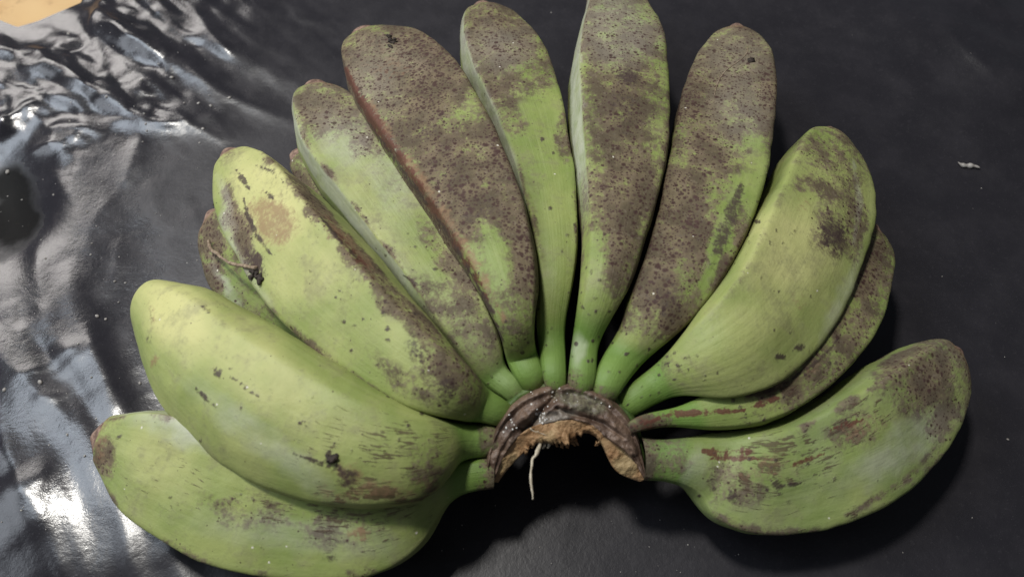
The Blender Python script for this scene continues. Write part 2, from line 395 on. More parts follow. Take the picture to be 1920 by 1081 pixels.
    sn = (gone & near).ravel(); X = np.where(sn, hit[:, 0], X); Y = np.where(sn, hit[:, 1], Y)
    F = []
    for i in range(nr-1):
        gi = gone[i]; gj = gone[i+1]
        for j in range(nc-1):
            if gi[j] and gi[j+1] and gj[j] and gj[j+1]: continue
            F.append((i*nc+j, i*nc+j+1, (i+1)*nc+j+1, (i+1)*nc+j))
    attr = np.stack([dark_patch, gloss, 0*X, 0*X+1], 1)
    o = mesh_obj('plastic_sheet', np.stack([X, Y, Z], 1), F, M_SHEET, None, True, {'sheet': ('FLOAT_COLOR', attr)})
    tag(o, 'wrinkled black plastic sheet spread under the bananas', None, None, 'structure')
    return o
SHEET = build_sheet()
fl = mesh_obj('floor', [(-3, -3, -.014), (3, -3, -.014), (3, 3, -.014), (-3, 3, -.014)], [(0, 1, 2, 3)], M_FLOOR, None, False)
tag(fl, 'tan floor showing past the corner of the black sheet', None, None, 'structure')

# ------------------------------------------------------------------ the hand of bananas
HAND = bpy.data.objects.new('banana_hand', None); COL.objects.link(HAND)
HAND.location = (0, 0, 0); HAND.empty_display_size = .05
tag(HAND, 'hand of stubby green bananas with brown specks fanned out on black plastic', 'bananas')

NR, NC = 250, 150
def section(ridges, k, soft=3.6):
    """unit cross-section: a circle flattened between the ridges"""
    th = np.arange(720)*math.pi/360; r = np.ones(720)
    a = sorted(x % 360 for x in ridges)
    for i in range(len(a)):
        a0 = a[i]; a1 = a[(i+1) % len(a)]+(360 if i == len(a)-1 else 0)
        mid = math.radians((a0+a1)/2); hh = math.radians((a1-a0)/2)
        d = (th-mid+math.pi) % (2*math.pi)-math.pi; m = np.abs(d) <= hh
        r[m] = math.cos(hh)/np.cos(d[m])
    r = 1+k*(r-1)
    g = np.exp(-(np.arange(-60, 61)/(soft*2.0))**2); g /= g.sum()
    r = np.convolve(np.concatenate([r[-60:], r, r[:60]]), g, 'valid')
    idx = (np.arange(NC)*720/NC).astype(int)
    x = r[idx]*np.cos(th[idx]); y = r[idx]*np.sin(th[idx])
    x = np.where(x > 0, x/x.max(), -x/x.min())
    return x, y/np.abs(y).max()

CHAN = dict(scurf=0, bruise=1, tan=2, pale=3, yellow=4, red=5, streak=6, stalk=7)
FINGERS = {}
def finger(key, st, ridges=(138, 35, 270, 205, 330), k=.55, ratio=.9, marks=(), lines=(), stalk=.16, label=None,
           tip=True, seed=0, base=None, lit_facets=(), dots=(), sm=0, wear=1.0, ext=30, drop=.009):
    st = np.array(st, float)
    m0 = np.array([(st[0, 0]+st[0, 2])/2, (st[0, 1]+st[0, 3])/2]); e = np.array([1062, 862])-m0; e *= ext/np.linalg.norm(e)
    n0 = st[0].copy(); n0[[0, 2]] = m0[0]+e[0]+(st[0, [0, 2]]-m0[0])*.8; n0[[1, 3]] = m0[1]+e[1]+(st[0, [1, 3]]-m0[1])*.8; n0[4] -= .008*(ext > 20)
    if ext > 10: st = np.vstack([n0, st]); stalk += .02
    st[:5, 4] -= np.array([1, 1, .95, .6, .15])*drop
    mid = np.stack([(st[:, 0]+st[:, 2])/2, (st[:, 1]+st[:, 3])/2], 1)
    t = np.concatenate([[0], np.cumsum(np.linalg.norm(np.diff(mid, axis=0), axis=1))]); t /= t[-1]
    tt = np.linspace(0, 1, 1200); S = spline(t, st, tt)
    C = at((S[:, 0]+S[:, 2])/2, (S[:, 1]+S[:, 3])/2, S[:, 4])
    L3 = np.concatenate([[0], np.cumsum(np.linalg.norm(np.diff(C, axis=0), axis=1))]); length = L3[-1]
    w = np.linspace(0, 1, NR)
    u = np.interp(w*length, L3, tt); S = spline(t, st, u)
    C = at((S[:, 0]+S[:, 2])/2, (S[:, 1]+S[:, 3])/2, S[:, 4]); dep = depth_of(C)
    Lw = CAM+ray(S[:, 0], S[:, 1])*dep[:, None]; Rw = CAM+ray(S[:, 2], S[:, 3])*dep[:, None]
    W = (Rw-Lw)/2; hw = np.linalg.norm(W, axis=1)
    T = np.gradient(C, axis=0); T /= np.linalg.norm(T, axis=1)[:, None]
    hp = np.linalg.norm(np.cross(W, T), axis=1); hp = np.convolve(np.pad(hp, 6, 'edge'), np.ones(13)/13, 'valid')
    D = np.cross(W, T); D /= np.linalg.norm(D, axis=1)[:, None]
    vd = CAM-C; D *= np.sign((D*vd).sum(1))[:, None]
    prof = np.clip(np.minimum((w-.10)/.28, (1-w)/.13), 0, 1); kk = np.clip(k*1.38, 0, .95)*np.maximum(prof**.8, .22*(w < .3))
    x0, y0 = section(ridges, 0.0); x1, y1 = section(ridges, 1.0)
    soft = vnoise(np.stack([w*5, w*0+seed*3.1, w*0], 1), 3)*.035
    X = x0[None]*(1-kk[:, None])+x1[None]*kk[:, None]; Y = y0[None]*(1-kk[:, None])+y1[None]*kk[:, None]
    V = C[:, None]+X[..., None]*W[:, None]+(Y*(ratio*(1+soft)*hp)[:, None])[..., None]*D[:, None]
    V = V.reshape(-1, 3)
    if sm:
        V3 = V.reshape(NR, NC, 3); kx = np.exp(-(np.arange(-3*sm, 3*sm+1)/sm)**2/2); kx /= kx.sum(); pad = np.concatenate([np.repeat(V3[:1], 3*sm, 0), V3, np.repeat(V3[-1:], 3*sm, 0)])
        Vs = sum(kx[i]*pad[i:i+NR] for i in range(len(kx))); f = np.clip((w-.03)/.05, 0, 1)*np.clip((.42-w)/.1, 0, 1); V = (V3+(Vs-V3)*f[:, None, None]).reshape(-1, 3)
    nrm = (X[..., None]*W[:, None]+(Y*hw[:, None])[..., None]*D[:, None]).reshape(-1, 3)
    nrm /= np.linalg.norm(nrm, axis=1)[:, None]+1e-9
    V = V+nrm*(.0011*fbm(V*55+seed*11, seed, 3))[:, None]*np.repeat(prof, NC)[:, None]
    V[:, 2] = np.where(V[:, 2] < .004, .004-.0025*(1-np.exp(-(.004-np.minimum(V[:, 2], .004))/.0025)), V[:, 2])
    # surface coordinates and marks
    ang = np.tile(np.arange(NC)/NC, NR); along = np.repeat(w, NC)
    fuv = np.stack([along*length, ang*.13, np.full(len(V), seed*1.7)], 1)
    px, py = proj(V); front = np.clip(((CAM-V)*nrm).sum(1)/np.linalg.norm(CAM-V, axis=1)*4+.6, 0, 1)
    q = np.stack([px/38, py/38, px*0+seed*5], 1)
    wpx = px+16*fbm(q, 7+seed, 4); wpy = py+16*fbm(q, 77+seed, 4)
    ch = np.zeros((8, len(V)))
    g = fbm(np.stack([px/90, py/90, px*0+seed*9.0], 1), 17+seed, 3)
    for c, v in (base or {}).items(): ch[CHAN[c]] = np.clip(v*(1+1.2*g), 0, 1)
    ch[0] *= np.clip((along-stalk*.8)/.12, .12, 1)
    for ra in ridges:
        dd = np.abs((ang*360-ra+180) % 360-180); wn = fbm(np.stack([along*16, ang*0+ra, ang*0+seed], 1), 29, 3)
        rv = wear*np.clip(.42+1.1*wn, 0, .8)*np.exp(-(dd/(4.5+4*np.clip(wn, 0, 1)))**2)*np.clip((along-.2)/.1, 0, 1)
        ch[0] = np.maximum(ch[0], rv); ch[6] = np.maximum(ch[6], rv*.5)
    ch[0] = np.maximum(ch[0], .7*np.clip((.055+.03*g-along)/.03, 0, 1))
    for m in marks:  # pale strips along side facets also paint in the left light
        c, mx, my, rx, ry, an, s = m[:7]; hard = m[7] if len(m) > 7 else 1.1
        ca, sa = math.cos(math.radians(an)), math.sin(math.radians(an))
        dx = wpx-mx; dy = wpy-my
        e = np.sqrt(((dx*ca+dy*sa)/rx)**2+((-dx*sa+dy*ca)/ry)**2)
        val = s*np.clip((1.45-e)*hard, 0, 1)*front
        if s < 0: ch[CHAN[c]] *= 1+val
        else: ch[CHAN[c]] = np.maximum(ch[CHAN[c]], val)
    deg = ang*360
    for c, a0, a1, w0, w1, sv in lit_facets:  # pale facets: light from the side painted into the skin colour
        wob = 5*fbm(np.stack([along*9, ang*0, ang*0+seed], 1), 19, 3)
        val = sv*np.clip((deg-a0-wob)/5, 0, 1)*np.clip((a1-deg-wob)/8, 0, 1)*np.clip((along-w0)/.12, 0, 1)*np.clip((w1-along)/.06, 0, 1)
        ch[CHAN[c]] = np.maximum(ch[CHAN[c]]*(1-.85*(val > .05)*min(1, sv)), val) if c != 'scurf' else np.maximum(ch[0], val)
        if c == 'pale': ch[0] *= 1-.75*np.clip(val, 0, 1)
    rd = random.Random(seed)
    for cx, cy, rx, ry, n in dots:
        for _ in range(n):
            x, y, r = rd.gauss(cx, rx), rd.gauss(cy, ry), rd.uniform(1.6, 4.2)
            ch[1] = np.maximum(ch[1], rd.uniform(.45, 1.0)*np.clip((1.5-np.hypot(px-x, py-y)/r)*1.4, 0, 1)*front)
    jx = px+3*fbm(q*5, 5, 2); jy = py+3*fbm(q*5, 6, 2)
    for c, pts, wd, s in lines:
        d, tl, _ = seg_dist(jx, jy, pts)
        val = s*np.clip(1.5-d/(wd*(.45+.9*np.sin(np.pi*np.clip(tl, .05, .95)))), 0, 1)*front
        val *= np.clip(.95+.7*vnoise(np.stack([tl*len(pts)*5, tl*0, tl*0+wd], 1), 8), .35, 1)
        ch[CHAN[c]] = np.maximum(ch[CHAN[c]], val)
    if tip:
        ch[2] = np.maximum(ch[2], .7*np.clip((along+.02*g-.945)/.03, 0, 1)); ch[0] = np.maximum(ch[0], .75*np.clip((along+.06*g-.82)/.15, 0, 1)*(.35 if key in ('F1', 'F3') else 1))
    ch[7] = np.clip((stalk*.95-along)/.03+.5, 0, 1)
    ma = ch[:4].T; mb = ch[4:].T
    i0 = max(2, int(stalk*NR)); i1 = NR-int(.034*NR) if tip else NR-2
    def piece(name, r0, r1, parent, mat, lab=None, cap=None):
        sl = slice(r0*NC, r1*NC); Vp = V[sl].copy()
        if cap is not None and tip: Vp = (C[r0:r1, None]+(Vp.reshape(-1, NC, 3)-C[r0:r1, None])*.90).reshape(-1, 3)
        Fp = grid_faces(r1-r0, NC, True); ex = {}
        arr = [fuv[sl], ma[sl], mb[sl]]
        if cap is not None:
            e = C[-1]+(C[-1]-C[-4])/np.linalg.norm(C[-1]-C[-4])*cap
            Vp = np.vstack([Vp, e[None]]); n = len(Vp)-1; b0 = (r1-r0-1)*NC
            Fp += [(b0+j, b0+(j+1) % NC, n) for j in range(NC)]
            arr = [np.vstack([a, a[-1:]]) for a in arr]
        o = mesh_obj(name, Vp, Fp, mat, parent, True, {'fuv': ('FLOAT_VECTOR', arr[0]), 'marks_a': ('FLOAT_COLOR', arr[1]), 'marks_b': ('FLOAT_COLOR', arr[2])})
        if lab: o['label'] = lab
        return o
    body = piece('banana', i0-1, (i1 if tip else NR), HAND, M_BAN, label, None if tip else .0006)
    piece('stalk', 0, i0, body, M_BAN)
    if tip: piece('blossom_tip', i1-1, NR, body, M_TIP, None, -.0006)
    F = grid_faces(NR, NC, True)
    FINGERS[key] = (body, BVHTree.FromPolygons([tuple(v) for v in V], F))
    print(key, 'length %.3f' % length, 'maxwidth %.3f' % (2*hw.max()), 'minz %.4f' % V[:, 2].min())
    return body

def stat(rows): return rows
finger('F1', [(925, 915, 925, 858, .034), (880, 922, 885, 860, .034), (840, 942, 845, 866, .032), (820, 988, 800, 862, .029),
  (783, 1036, 745, 850, .027), (705, 1073, 680, 838, .026), (600, 1079, 600, 822, .026), (480, 1065, 510, 802, .025),
  (380, 1030, 430, 784, .024), (290, 980, 350, 772, .023), (225, 922, 270, 770, .022), (192, 876, 222, 776, .022),
  (178, 846, 196, 789, .022), (175, 828, 184, 803, .022)], (38, 140, 215, 320, 270), .66, .82, stalk=.10, ext=6, drop=.0, lit_facets=[('pale', 2, 36, .35, .97, .8)], dots=[(450, 930, 120, 40, 14)], sm=6, wear=.7, seed=1,
  base={'yellow': .10, 'streak': .16, 'scurf': .08},
  marks=[('pale', 420, 815, 150, 32, 12, .95), ('pale', 560, 1000, 170, 30, 8, .35), ('tan', 190, 835, 14, 30, 10, .6), ('scurf', 195, 860, 24, 40, 0, .8),
         ('scurf', 470, 960, 120, 40, 12, .33), ('scurf', 620, 990, 120, 40, 0, .32), ('streak', 640, 960, 190, 70, 5, .5), ('streak', 420, 900, 130, 50, 25, .4),
         ('yellow', 300, 870, 90, 60, 30, .45), ('bruise', 620, 1045, 18, 8, 0, .55), ('bruise', 222, 818, 6, 6, 0, .7)],
  lines=[('tan', [(655, 1000), (690, 1000)], 12, .8), ('streak', [(560, 960), (640, 975)], 5, .9)])
finger('F2', [(928, 854, 926, 797, .042), (882, 858, 877, 797, .043), (846, 872, 836, 788, .046), (825, 915, 800, 776, .048),
  (775, 943, 745, 752, .049), (690, 951, 680, 715, .049), (590, 938, 610, 672, .047), (490, 903, 540, 628, .045),
  (410, 848, 470, 587, .042), (342, 780, 407, 552, .040), (296, 700, 352, 531, .037), (268, 625, 308, 524, .034),
  (261, 588, 284, 532, .032), (262, 565, 269, 546, .031)], (145, 40, 215, 320, 270), .16, .82, stalk=.11, ext=14, drop=.003, dots=[(560, 740, 120, 60, 8), (720, 830, 50, 50, 8)], sm=6, wear=.22, seed=2, tip=False,
  base={'yellow': .22, 'streak': .14, 'scurf': .06},
  marks=[('yellow', 330, 590, 110, 60, 40, .95), ('yellow', 480, 690, 160, 70, 38, .6), ('yellow', 620, 770, 120, 50, 30, .3), ('pale', 500, 830, 150, 25, 38, .4),
         ('tan', 285, 600, 10, 32, -15, .35), ('bruise', 281, 592, 7, 18, -15, .38), ('bruise', 278, 640, 9, 14, 0, .36), ('tan', 290, 680, 12, 10, 0, .6),
         ('streak', 700, 860, 150, 65, 5, .62), ('streak', 760, 830, 80, 50, 0, .7), ('tan', 700, 920, 110, 20, -3, .55), ('streak', 700, 925, 110, 22, 0, .95),
         ('bruise', 655, 890, 24, 20, 30, .7), ('tan', 660, 885, 36, 24, 20, .8), ('scurf', 800, 870, 35, 60, 0, .42)],
  lines=[('bruise', [(405, 690), (412, 705)], 6, 1), ('bruise', [(430, 706), (455, 722), (485, 744)], 2.6, .95), ('bruise', [(366, 727), (405, 762)], 3.2, 1),
         ('bruise', [(615, 847), (622, 862), (632, 872)], 7, 1.2), ('bruise', [(632, 872), (655, 885), (672, 895)], 5, 1), ('bruise', [(550, 848), (600, 868), (630, 880)], 3.5, .9),
         ('bruise', [(560, 790), (580, 794)], 2.5, .9), ('streak', [(620, 930), (700, 945), (790, 935)], 7, 1), ('bruise', [(381, 573), (390, 585)], 5, .8)])
finger('F3', [(930, 797, 950, 752, .050), (882, 789, 916, 728, .053), (846, 783, 882, 690, .057), (800, 774, 850, 652, .058),
  (740, 750, 800, 598, .057), (680, 716, 745, 543, .055), (612, 665, 690, 480, .052), (552, 606, 640, 420, .049),
  (500, 542, 600, 375, .046), (456, 472, 562, 338, .042), (426, 408, 526, 308, .038), (411, 350, 493, 291, .034),
  (410, 315, 468, 285, .032), (415, 300, 452, 284, .031)], (147, 42, 215, 320, 270), .62, .9, stalk=.10, ext=24, drop=.007, lit_facets=[('pale', 147, 186, .3, .97, .7)], dots=[(730, 600, 50, 50, 22), (640, 560, 70, 50, 8), (820, 700, 40, 30, 14)], seed=3,
  base={'yellow': .22, 'scurf': .10, 'streak': .08},
  marks=[('yellow', 500, 370, 110, 70, 55, 1.0), ('yellow', 570, 500, 80, 80, 55, .65), ('yellow', 700, 640, 110, 60, 45, .30), ('tan', 510, 415, 38, 48, -35, .85, 1.2),
         ('scurf', 450, 430, 20, 90, -20, .80), ('bruise', 478, 490, 16, 34, -20, .8), ('scurf', 590, 375, 90, 22, 48, .85), ('scurf', 680, 480, 110, 20, 48, .8),
         ('scurf', 780, 600, 130, 26, 45, .75), ('scurf', 850, 690, 70, 55, 45, .75), ('bruise', 785, 655, 22, 16, 45, .6), ('bruise', 835, 735, 22, 28, 30, .66),
         ('tan', 650, 450, 90, 16, 47, .6), ('pale', 455, 500, 12, 80, -30, .6), ('pale', 425, 400, 10, 60, -10, .6), ('scurf', 770, 720, 100, 30, 30, .35)],
  lines=[('bruise', [(441, 316), (456, 338), (469, 357)], 4, 1), ('bruise', [(457, 372), (463, 400), (482, 440), (510, 478)], 3.6, 1), ('bruise', [(499, 358), (514, 373)], 4, .95),
         ('bruise', [(482, 309), (512, 322), (535, 345)], 2.6, .8), ('bruise', [(600, 405), (640, 455), (670, 485)], 3.2, .95), ('red', [(625, 430), (660, 470), (700, 520)], 5, .8),
         ('bruise', [(640, 560), (645, 540)], 2, .5)])
finger('F4', [(944, 748, 980, 716, .051), (908, 726, 952, 690, .051), (880, 694, 942, 655, .051), (822, 622, 926, 605, .051),
  (770, 560, 896, 545, .050), (715, 490, 856, 480, .048), (660, 425, 812, 415, .046), (612, 366, 768, 347, .043),
  (576, 320, 732, 292, .040), (553, 270, 702, 247, .037), (547, 225, 674, 206, .034), (552, 192, 648, 179, .032),
  (568, 171, 620, 164, .031)], (135, 30, 270, 205, 330), .62, .9, stalk=.10, lit_facets=[('pale', 134, 190, .2, .98, .85)], dots=[(760, 480, 60, 60, 14), (930, 700, 14, 14, 5)], seed=4,
  base={'yellow': .12, 'scurf': .13, 'pale': .10},
  marks=[('scurf', 610, 205, 75, 55, 0, .75), ('scurf', 690, 260, 40, 40, 40, .72), ('bruise', 690, 265, 20, 22, 30, .4), ('pale', 650, 260, 70, 40, 45, .55), ('pale', 730, 340, 70, 40, 55, .42),
         ('pale', 566, 300, 15, 90, -10, .95), ('pale', 640, 440, 18, 120, -38, .9), ('pale', 740, 560, 14, 110, -40, .75), ('scurf', 850, 500, 100, 26, 55, .68), ('scurf', 880, 600, 50, 90, -25, .55),
         ('scurf', 700, 470, 90, 18, 52, .45), ('scurf', 800, 560, 60, 40, 50, .38), ('scurf', 570, 270, 20, 40, 0, .5), ('yellow', 680, 400, 80, 50, 55, .4)],
  lines=[('bruise', [(590, 325), (610, 360), (640, 405)], 5, .75), ('bruise', [(755, 515), (800, 545)], 2.5, .7)])
finger('F5', [(970, 716, 1020, 694, .055), (950, 676, 1006, 655, .056), (943, 648, 1002, 634, .059), (930, 612, 1003, 596, .062),
  (905, 562, 1010, 542, .063), (870, 500, 1006, 478, .062), (830, 440, 993, 410, .060), (786, 380, 969, 340, .057),
  (742, 321, 941, 275, .053), (702, 266, 910, 214, .049), (667, 207, 873, 156, .044), (646, 150, 826, 108, .039),
  (643, 108, 776, 76, .035), (655, 80, 716, 61, .033)], (143, 35, 270, 205, 330), .66, .9, stalk=.085, dots=[(975, 640, 22, 30, 9)], seed=5,
  base={'scurf': .80, 'yellow': .05},
  marks=[('scurf', 720, 110, 110, 70, 20, .80), ('scurf', 760, 190, 120, 110, 40, .80), ('scurf', 850, 330, 130, 80, 60, .92), ('scurf', 900, 400, 60, 60, 0, .95), ('scurf', 960, 430, 40, 90, -20, .9), ('scurf', 930, 470, 26, 70, -18, -.75),
         ('scurf', 950, 590, 50, 60, 0, -.4), ('tan', 740, 120, 80, 40, 10, .25), ('bruise', 790, 240, 40, 26, 20, .38), ('bruise', 900, 395, 40, 26, 0, .40), ('bruise', 850, 330, 30, 40, 0, .28), ('pale', 700, 150, 50, 60, 0, .35), ('pale', 740, 110, 60, 30, 20, .25)],
  lines=[('red', [(648, 130), (690, 220), (760, 320), (840, 440), (905, 545), (930, 610)], 9, .9), ('bruise', [(690, 230), (760, 330), (840, 445), (920, 580), (945, 650)], 6, .9),
         ('tan', [(690, 185), (740, 270), (830, 400), (900, 510), (945, 600)], 11, .7), ('red', [(655, 150), (720, 260), (790, 350)], 10, 1.0), ('pale', [(700, 210), (745, 290), (770, 325)], 5, .6)])
finger('F6', [(1020, 716, 1062, 722, .056), (1010, 652, 1060, 655, .056), (1006, 600, 1061, 602, .056), (1006, 540, 1074, 535, .056),
  (995, 470, 1083, 462, .055), (976, 390, 1081, 382, .053), (950, 310, 1072, 300, .050), (916, 236, 1058, 222, .047),
  (882, 172, 1041, 160, .043), (863, 116, 1019, 106, .039), (861, 68, 986, 62, .035), (870, 37, 952, 29, .032),
  (884, 21, 926, 17, .031)], (137, 30, 270, 205, 330), .62, .9, stalk=.13, lit_facets=[('pale', 137, 190, .3, .99, .9)], dots=[(1040, 420, 25, 130, 14), (1035, 620, 14, 40, 4)], seed=6,
  base={'scurf': .13},
  marks=[('scurf', 925, 70, 95, 75, 10, .82), ('scurf', 930, 140, 60, 60, 30, .68), ('scurf', 1000, 120, 40, 70, -20, .5), ('scurf', 940, 210, 36, 60, -30, .58), ('scurf', 970, 360, 22, 60, -15, .6),
         ('scurf', 1060, 250, 18, 50, 0, .55), ('pale', 872, 130, 13, 70, -5, 1.0), ('pale', 930, 90, 60, 40, 0, .35), ('scurf', 1000, 420, 14, 60, -10, .4)],
  lines=[])
finger('F7', [(1064, 720, 1114, 724, .057), (1071, 650, 1122, 652, .058), (1078, 600, 1143, 602, .060), (1085, 540, 1178, 542, .061),
  (1090, 470, 1204, 472, .060), (1086, 390, 1231, 387, .058), (1074, 300, 1248, 300, .055), (1065, 215, 1253, 215, .052),
  (1066, 140, 1249, 132, .048), (1080, 65, 1233, 60, .043), (1098, 5, 1204, 0, .038), (1106, -30, 1190, -35, .035),
  (1122, -52, 1166, -54, .034)], (134, 30, 270, 205, 330), .62, .9, stalk=.13, lit_facets=[('pale', 136, 190, .28, .93, .9)], dots=[(1110, 560, 22, 60, 16), (1095, 660, 15, 30, 7)], seed=7,
  base={'scurf': .48},
  marks=[('scurf', 1160, 90, 90, 110, 0, .68), ('scurf', 1170, 220, 60, 110, 0, .8), ('scurf', 1170, 350, 75, 120, 8, .85), ('scurf', 1150, 460, 50, 80, 20, .9), ('bruise', 1178, 142, 20, 18, 0, .8), ('bruise', 1172, 205, 30, 50, 0, .42), ('pale', 1160, 60, 70, 60, 0, .5),
         ('pale', 1080, 160, 10, 160, 3, .95), ('pale', 1150, 30, 60, 40, 0, .45), ('pale', 1130, 70, 30, 40, 0, .4), ('scurf', 1110, 500, 26, 80, 0, -.75), ('scurf', 1230, 250, 12, 60, 0, -.4), ('pale', 1085, 660, 9, 30, 0, .5), ('scurf', 1180, 500, 20, 60, 15, .6)],
  lines=[])
finger('F8', [(1106, 724, 1158, 742, .055), (1130, 668, 1196, 692, .055), (1160, 616, 1252, 640, .055), (1178, 560, 1312, 588, .055),
  (1200, 500, 1362, 522, .054), (1222, 420, 1402, 440, .052), (1240, 340, 1430, 358, .050), (1254, 270, 1444, 288, .047),
  (1269, 205, 1450, 214, .043), (1293, 140, 1447, 145, .039), (1319, 95, 1433, 100, .035), (1345, 67, 1410, 71, .032),
  (1362, 58, 1396, 60, .031)], (150, 36, 270, 205, 330), .7, .9, stalk=.12, dots=[(1190, 650, 35, 35, 22), (1390, 400, 20, 60, 8)], seed=8,
  base={'scurf': .78},
  marks=[('scurf', 1370, 130, 90, 90, 0, .78), ('scurf', 1330, 260, 70, 120, 12, .80), ('scurf', 1280, 420, 55, 120, 15, .92), ('scurf', 1230, 540, 50, 80, 25, .95), ('scurf', 1255, 590, 35, 40, 25, .95), ('bruise', 1250, 560, 36, 60, 20, .40), ('bruise', 1290, 440, 30, 70, 14, .28),
         ('scurf', 1370, 390, 20, 90, 18, -.9), ('scurf', 1340, 480, 16, 70, 20, -.9), ('scurf', 1420, 350, 22, 90, 10, -.8), ('pale', 1380, 110, 60, 50, 0, .28), ('scurf', 1180, 660, 50, 30, 30, -.5), ('pale', 1385, 200, 50, 70, 0, .35)],
  lines=[('bruise', [(1388, 350), (1368, 410), (1345, 470), (1335, 500)], 12, .85)])
finger('F9', [(1162, 738, 1192, 778, 0.0480), (1208, 700, 1232, 756, 0.0500), (1256, 655, 1286, 740, 0.0520), (1300, 600, 1360, 745, 0.0530),
  (1346, 545, 1436, 722, 0.0530), (1386, 480, 1501, 666, 0.0510), (1416, 420, 1551, 595, 0.0480), (1441, 365, 1588, 520, 0.0450),
  (1466, 310, 1612, 442, 0.0410), (1489, 272, 1619, 371, 0.0370), (1511, 252, 1606, 316, 0.0340), (1530, 245, 1582, 274, 0.0320),
  (1541, 243, 1563, 253, 0.0310)], (155, 30, 270, 205, 330), .58, .9, stalk=.14, drop=.008, dots=[(1440, 430, 40, 50, 16), (1480, 640, 30, 40, 8), (1260, 690, 50, 30, 26), (1200, 730, 25, 18, 12)], wear=.3, seed=9,
  base={'yellow': .16, 'scurf': .09, 'streak': .06},
  marks=[('yellow', 1480, 470, 90, 90, 0, .75), ('yellow', 1420, 600, 90, 60, -40, .35), ('scurf', 1545, 290, 65, 40, 20, .55), ('scurf', 1575, 350, 50, 60, 20, .5), ('scurf', 1600, 420, 22, 70, 0, .7),
         ('bruise', 1563, 435, 26, 32, 10, .85), ('scurf', 1565, 430, 40, 50, 0, .6), ('scurf', 1520, 350, 40, 20, 0, .5), ('bruise', 1490, 648, 8, 8, 0, 1), ('bruise', 1463, 675, 6, 6, 0, 1), ('bruise', 1520, 555, 4, 4, 0, .8),
         ('scurf', 1250, 700, 70, 36, -20, .22), ('tan', 1505, 385, 25, 20, 0, .4), ('tan', 1500, 570, 20, 16, 0, .3), ('scurf', 1450, 480, 30, 40, 0, .15), ('pale', 1575, 560, 12, 80, 25, .4)],
  lines=[('pale', [(1600, 300), (1612, 380), (1600, 460)], 4, .5)])
finger('F10', [(1186, 786, 1196, 810, 0.0470), (1256, 766, 1262, 800, 0.0450), (1305, 748, 1330, 806, 0.0430), (1365, 718, 1412, 802, 0.0420),
  (1430, 675, 1492, 770, 0.0410), (1480, 625, 1562, 720, 0.0410), (1518, 565, 1616, 660, 0.0370), (1548, 508, 1648, 595, 0.0330),
  (1578, 460, 1663, 530, 0.0300), (1603, 430, 1662, 476, 0.0275), (1618, 419, 1647, 434, 0.0270)], (150, 50, 270, 205, 330), .6, .85, stalk=.16, ext=14, drop=.002, dots=[(1540, 680, 50, 40, 14), (1430, 770, 50, 14, 8)], seed=10,
  base={'scurf': .42, 'streak': .16},
  marks=[('scurf', 1630, 500, 36, 90, 5, .88), ('scurf', 1600, 620, 60, 40, -50, .72), ('streak', 1460, 750, 120, 30, -28, .62), ('scurf', 1540, 660, 80, 40, -45, .42), ('tan', 1490, 710, 60, 16, -32, .35), ('scurf', 1215, 790, 40, 20, 0, .8), ('red', 1205, 795, 22, 16, 0, .5)],
  lines=[('red', [(1205, 795), (1260, 775), (1320, 772), (1400, 768)], 5, 1.1), ('red', [(1410, 762), (1460, 745)], 5, 1.1), ('bruise', [(1430, 736), (1450, 728)], 4, 1), ('bruise', [(1470, 720), (1540, 670), (1580, 625)], 2.5, .8)])
finger('F11', [(1200, 818, 1200, 900, .036), (1258, 825, 1254, 902, .034), (1310, 818, 1289, 916, .032), (1366, 812, 1301, 947, .0268),
  (1422, 802, 1332, 981, .027), (1482, 782, 1402, 1001, .026), (1546, 748, 1502, 994, .026), (1606, 710, 1602, 961, .027),
  (1661, 677, 1690, 905, .0265), (1706, 652, 1752, 838, .0268), (1741, 638, 1790, 770, .0265), (1766, 637, 1804, 712, .0265),
  (1781, 646, 1801, 672, .0265)], (150, 41, 270, 205, 330), .6, .85, stalk=.11, ext=4, drop=.0, dots=[(1400, 900, 50, 40, 16), (1500, 830, 60, 40, 10), (1640, 740, 40, 30, 10)], sm=9, seed=11,
  base={'streak': .16, 'scurf': .06, 'pale': .10},
  marks=[('scurf', 1740, 710, 60, 70, 30, .85), ('scurf', 1690, 700, 50, 50, 0, .7), ('scurf', 1770, 790, 26, 50, 20, .7), ('pale', 1690, 840, 110, 36, -35, .55), ('scurf', 1600, 800, 60, 36, -25, .42), ('scurf', 1380, 900, 60, 50, 20, .55),
         ('streak', 1460, 870, 120, 60, -12, .8), ('streak', 1620, 780, 110, 36, -30, .65), ('tan', 1440, 880, 60, 30, 0, .35), ('scurf', 1250, 860, 50, 45, 0, .45), ('tan', 1620, 800, 60, 20, -28, .4), ('pale', 1300, 880, 20, 40, 20, .4), ('streak', 1560, 980, 120, 20, -15, .4)],
  lines=[('red', [(1320, 845), (1360, 852), (1410, 845)], 9, 1.1), ('red', [(1330, 860), (1400, 858), (1425, 860)], 4, 1), ('bruise', [(1448, 895), (1460, 915)], 8, .9), ('bruise', [(1462, 912), (1500, 905)], 4, .9),
         ('red', [(1480, 875), (1545, 850)], 3.5, .9), ('red', [(1560, 805), (1620, 785)], 3.5, .9), ('bruise', [(1370, 920), (1376, 938)], 7, .9), ('scurf', [(1580, 970), (1700, 900), (1780, 810)], 6, .5)])
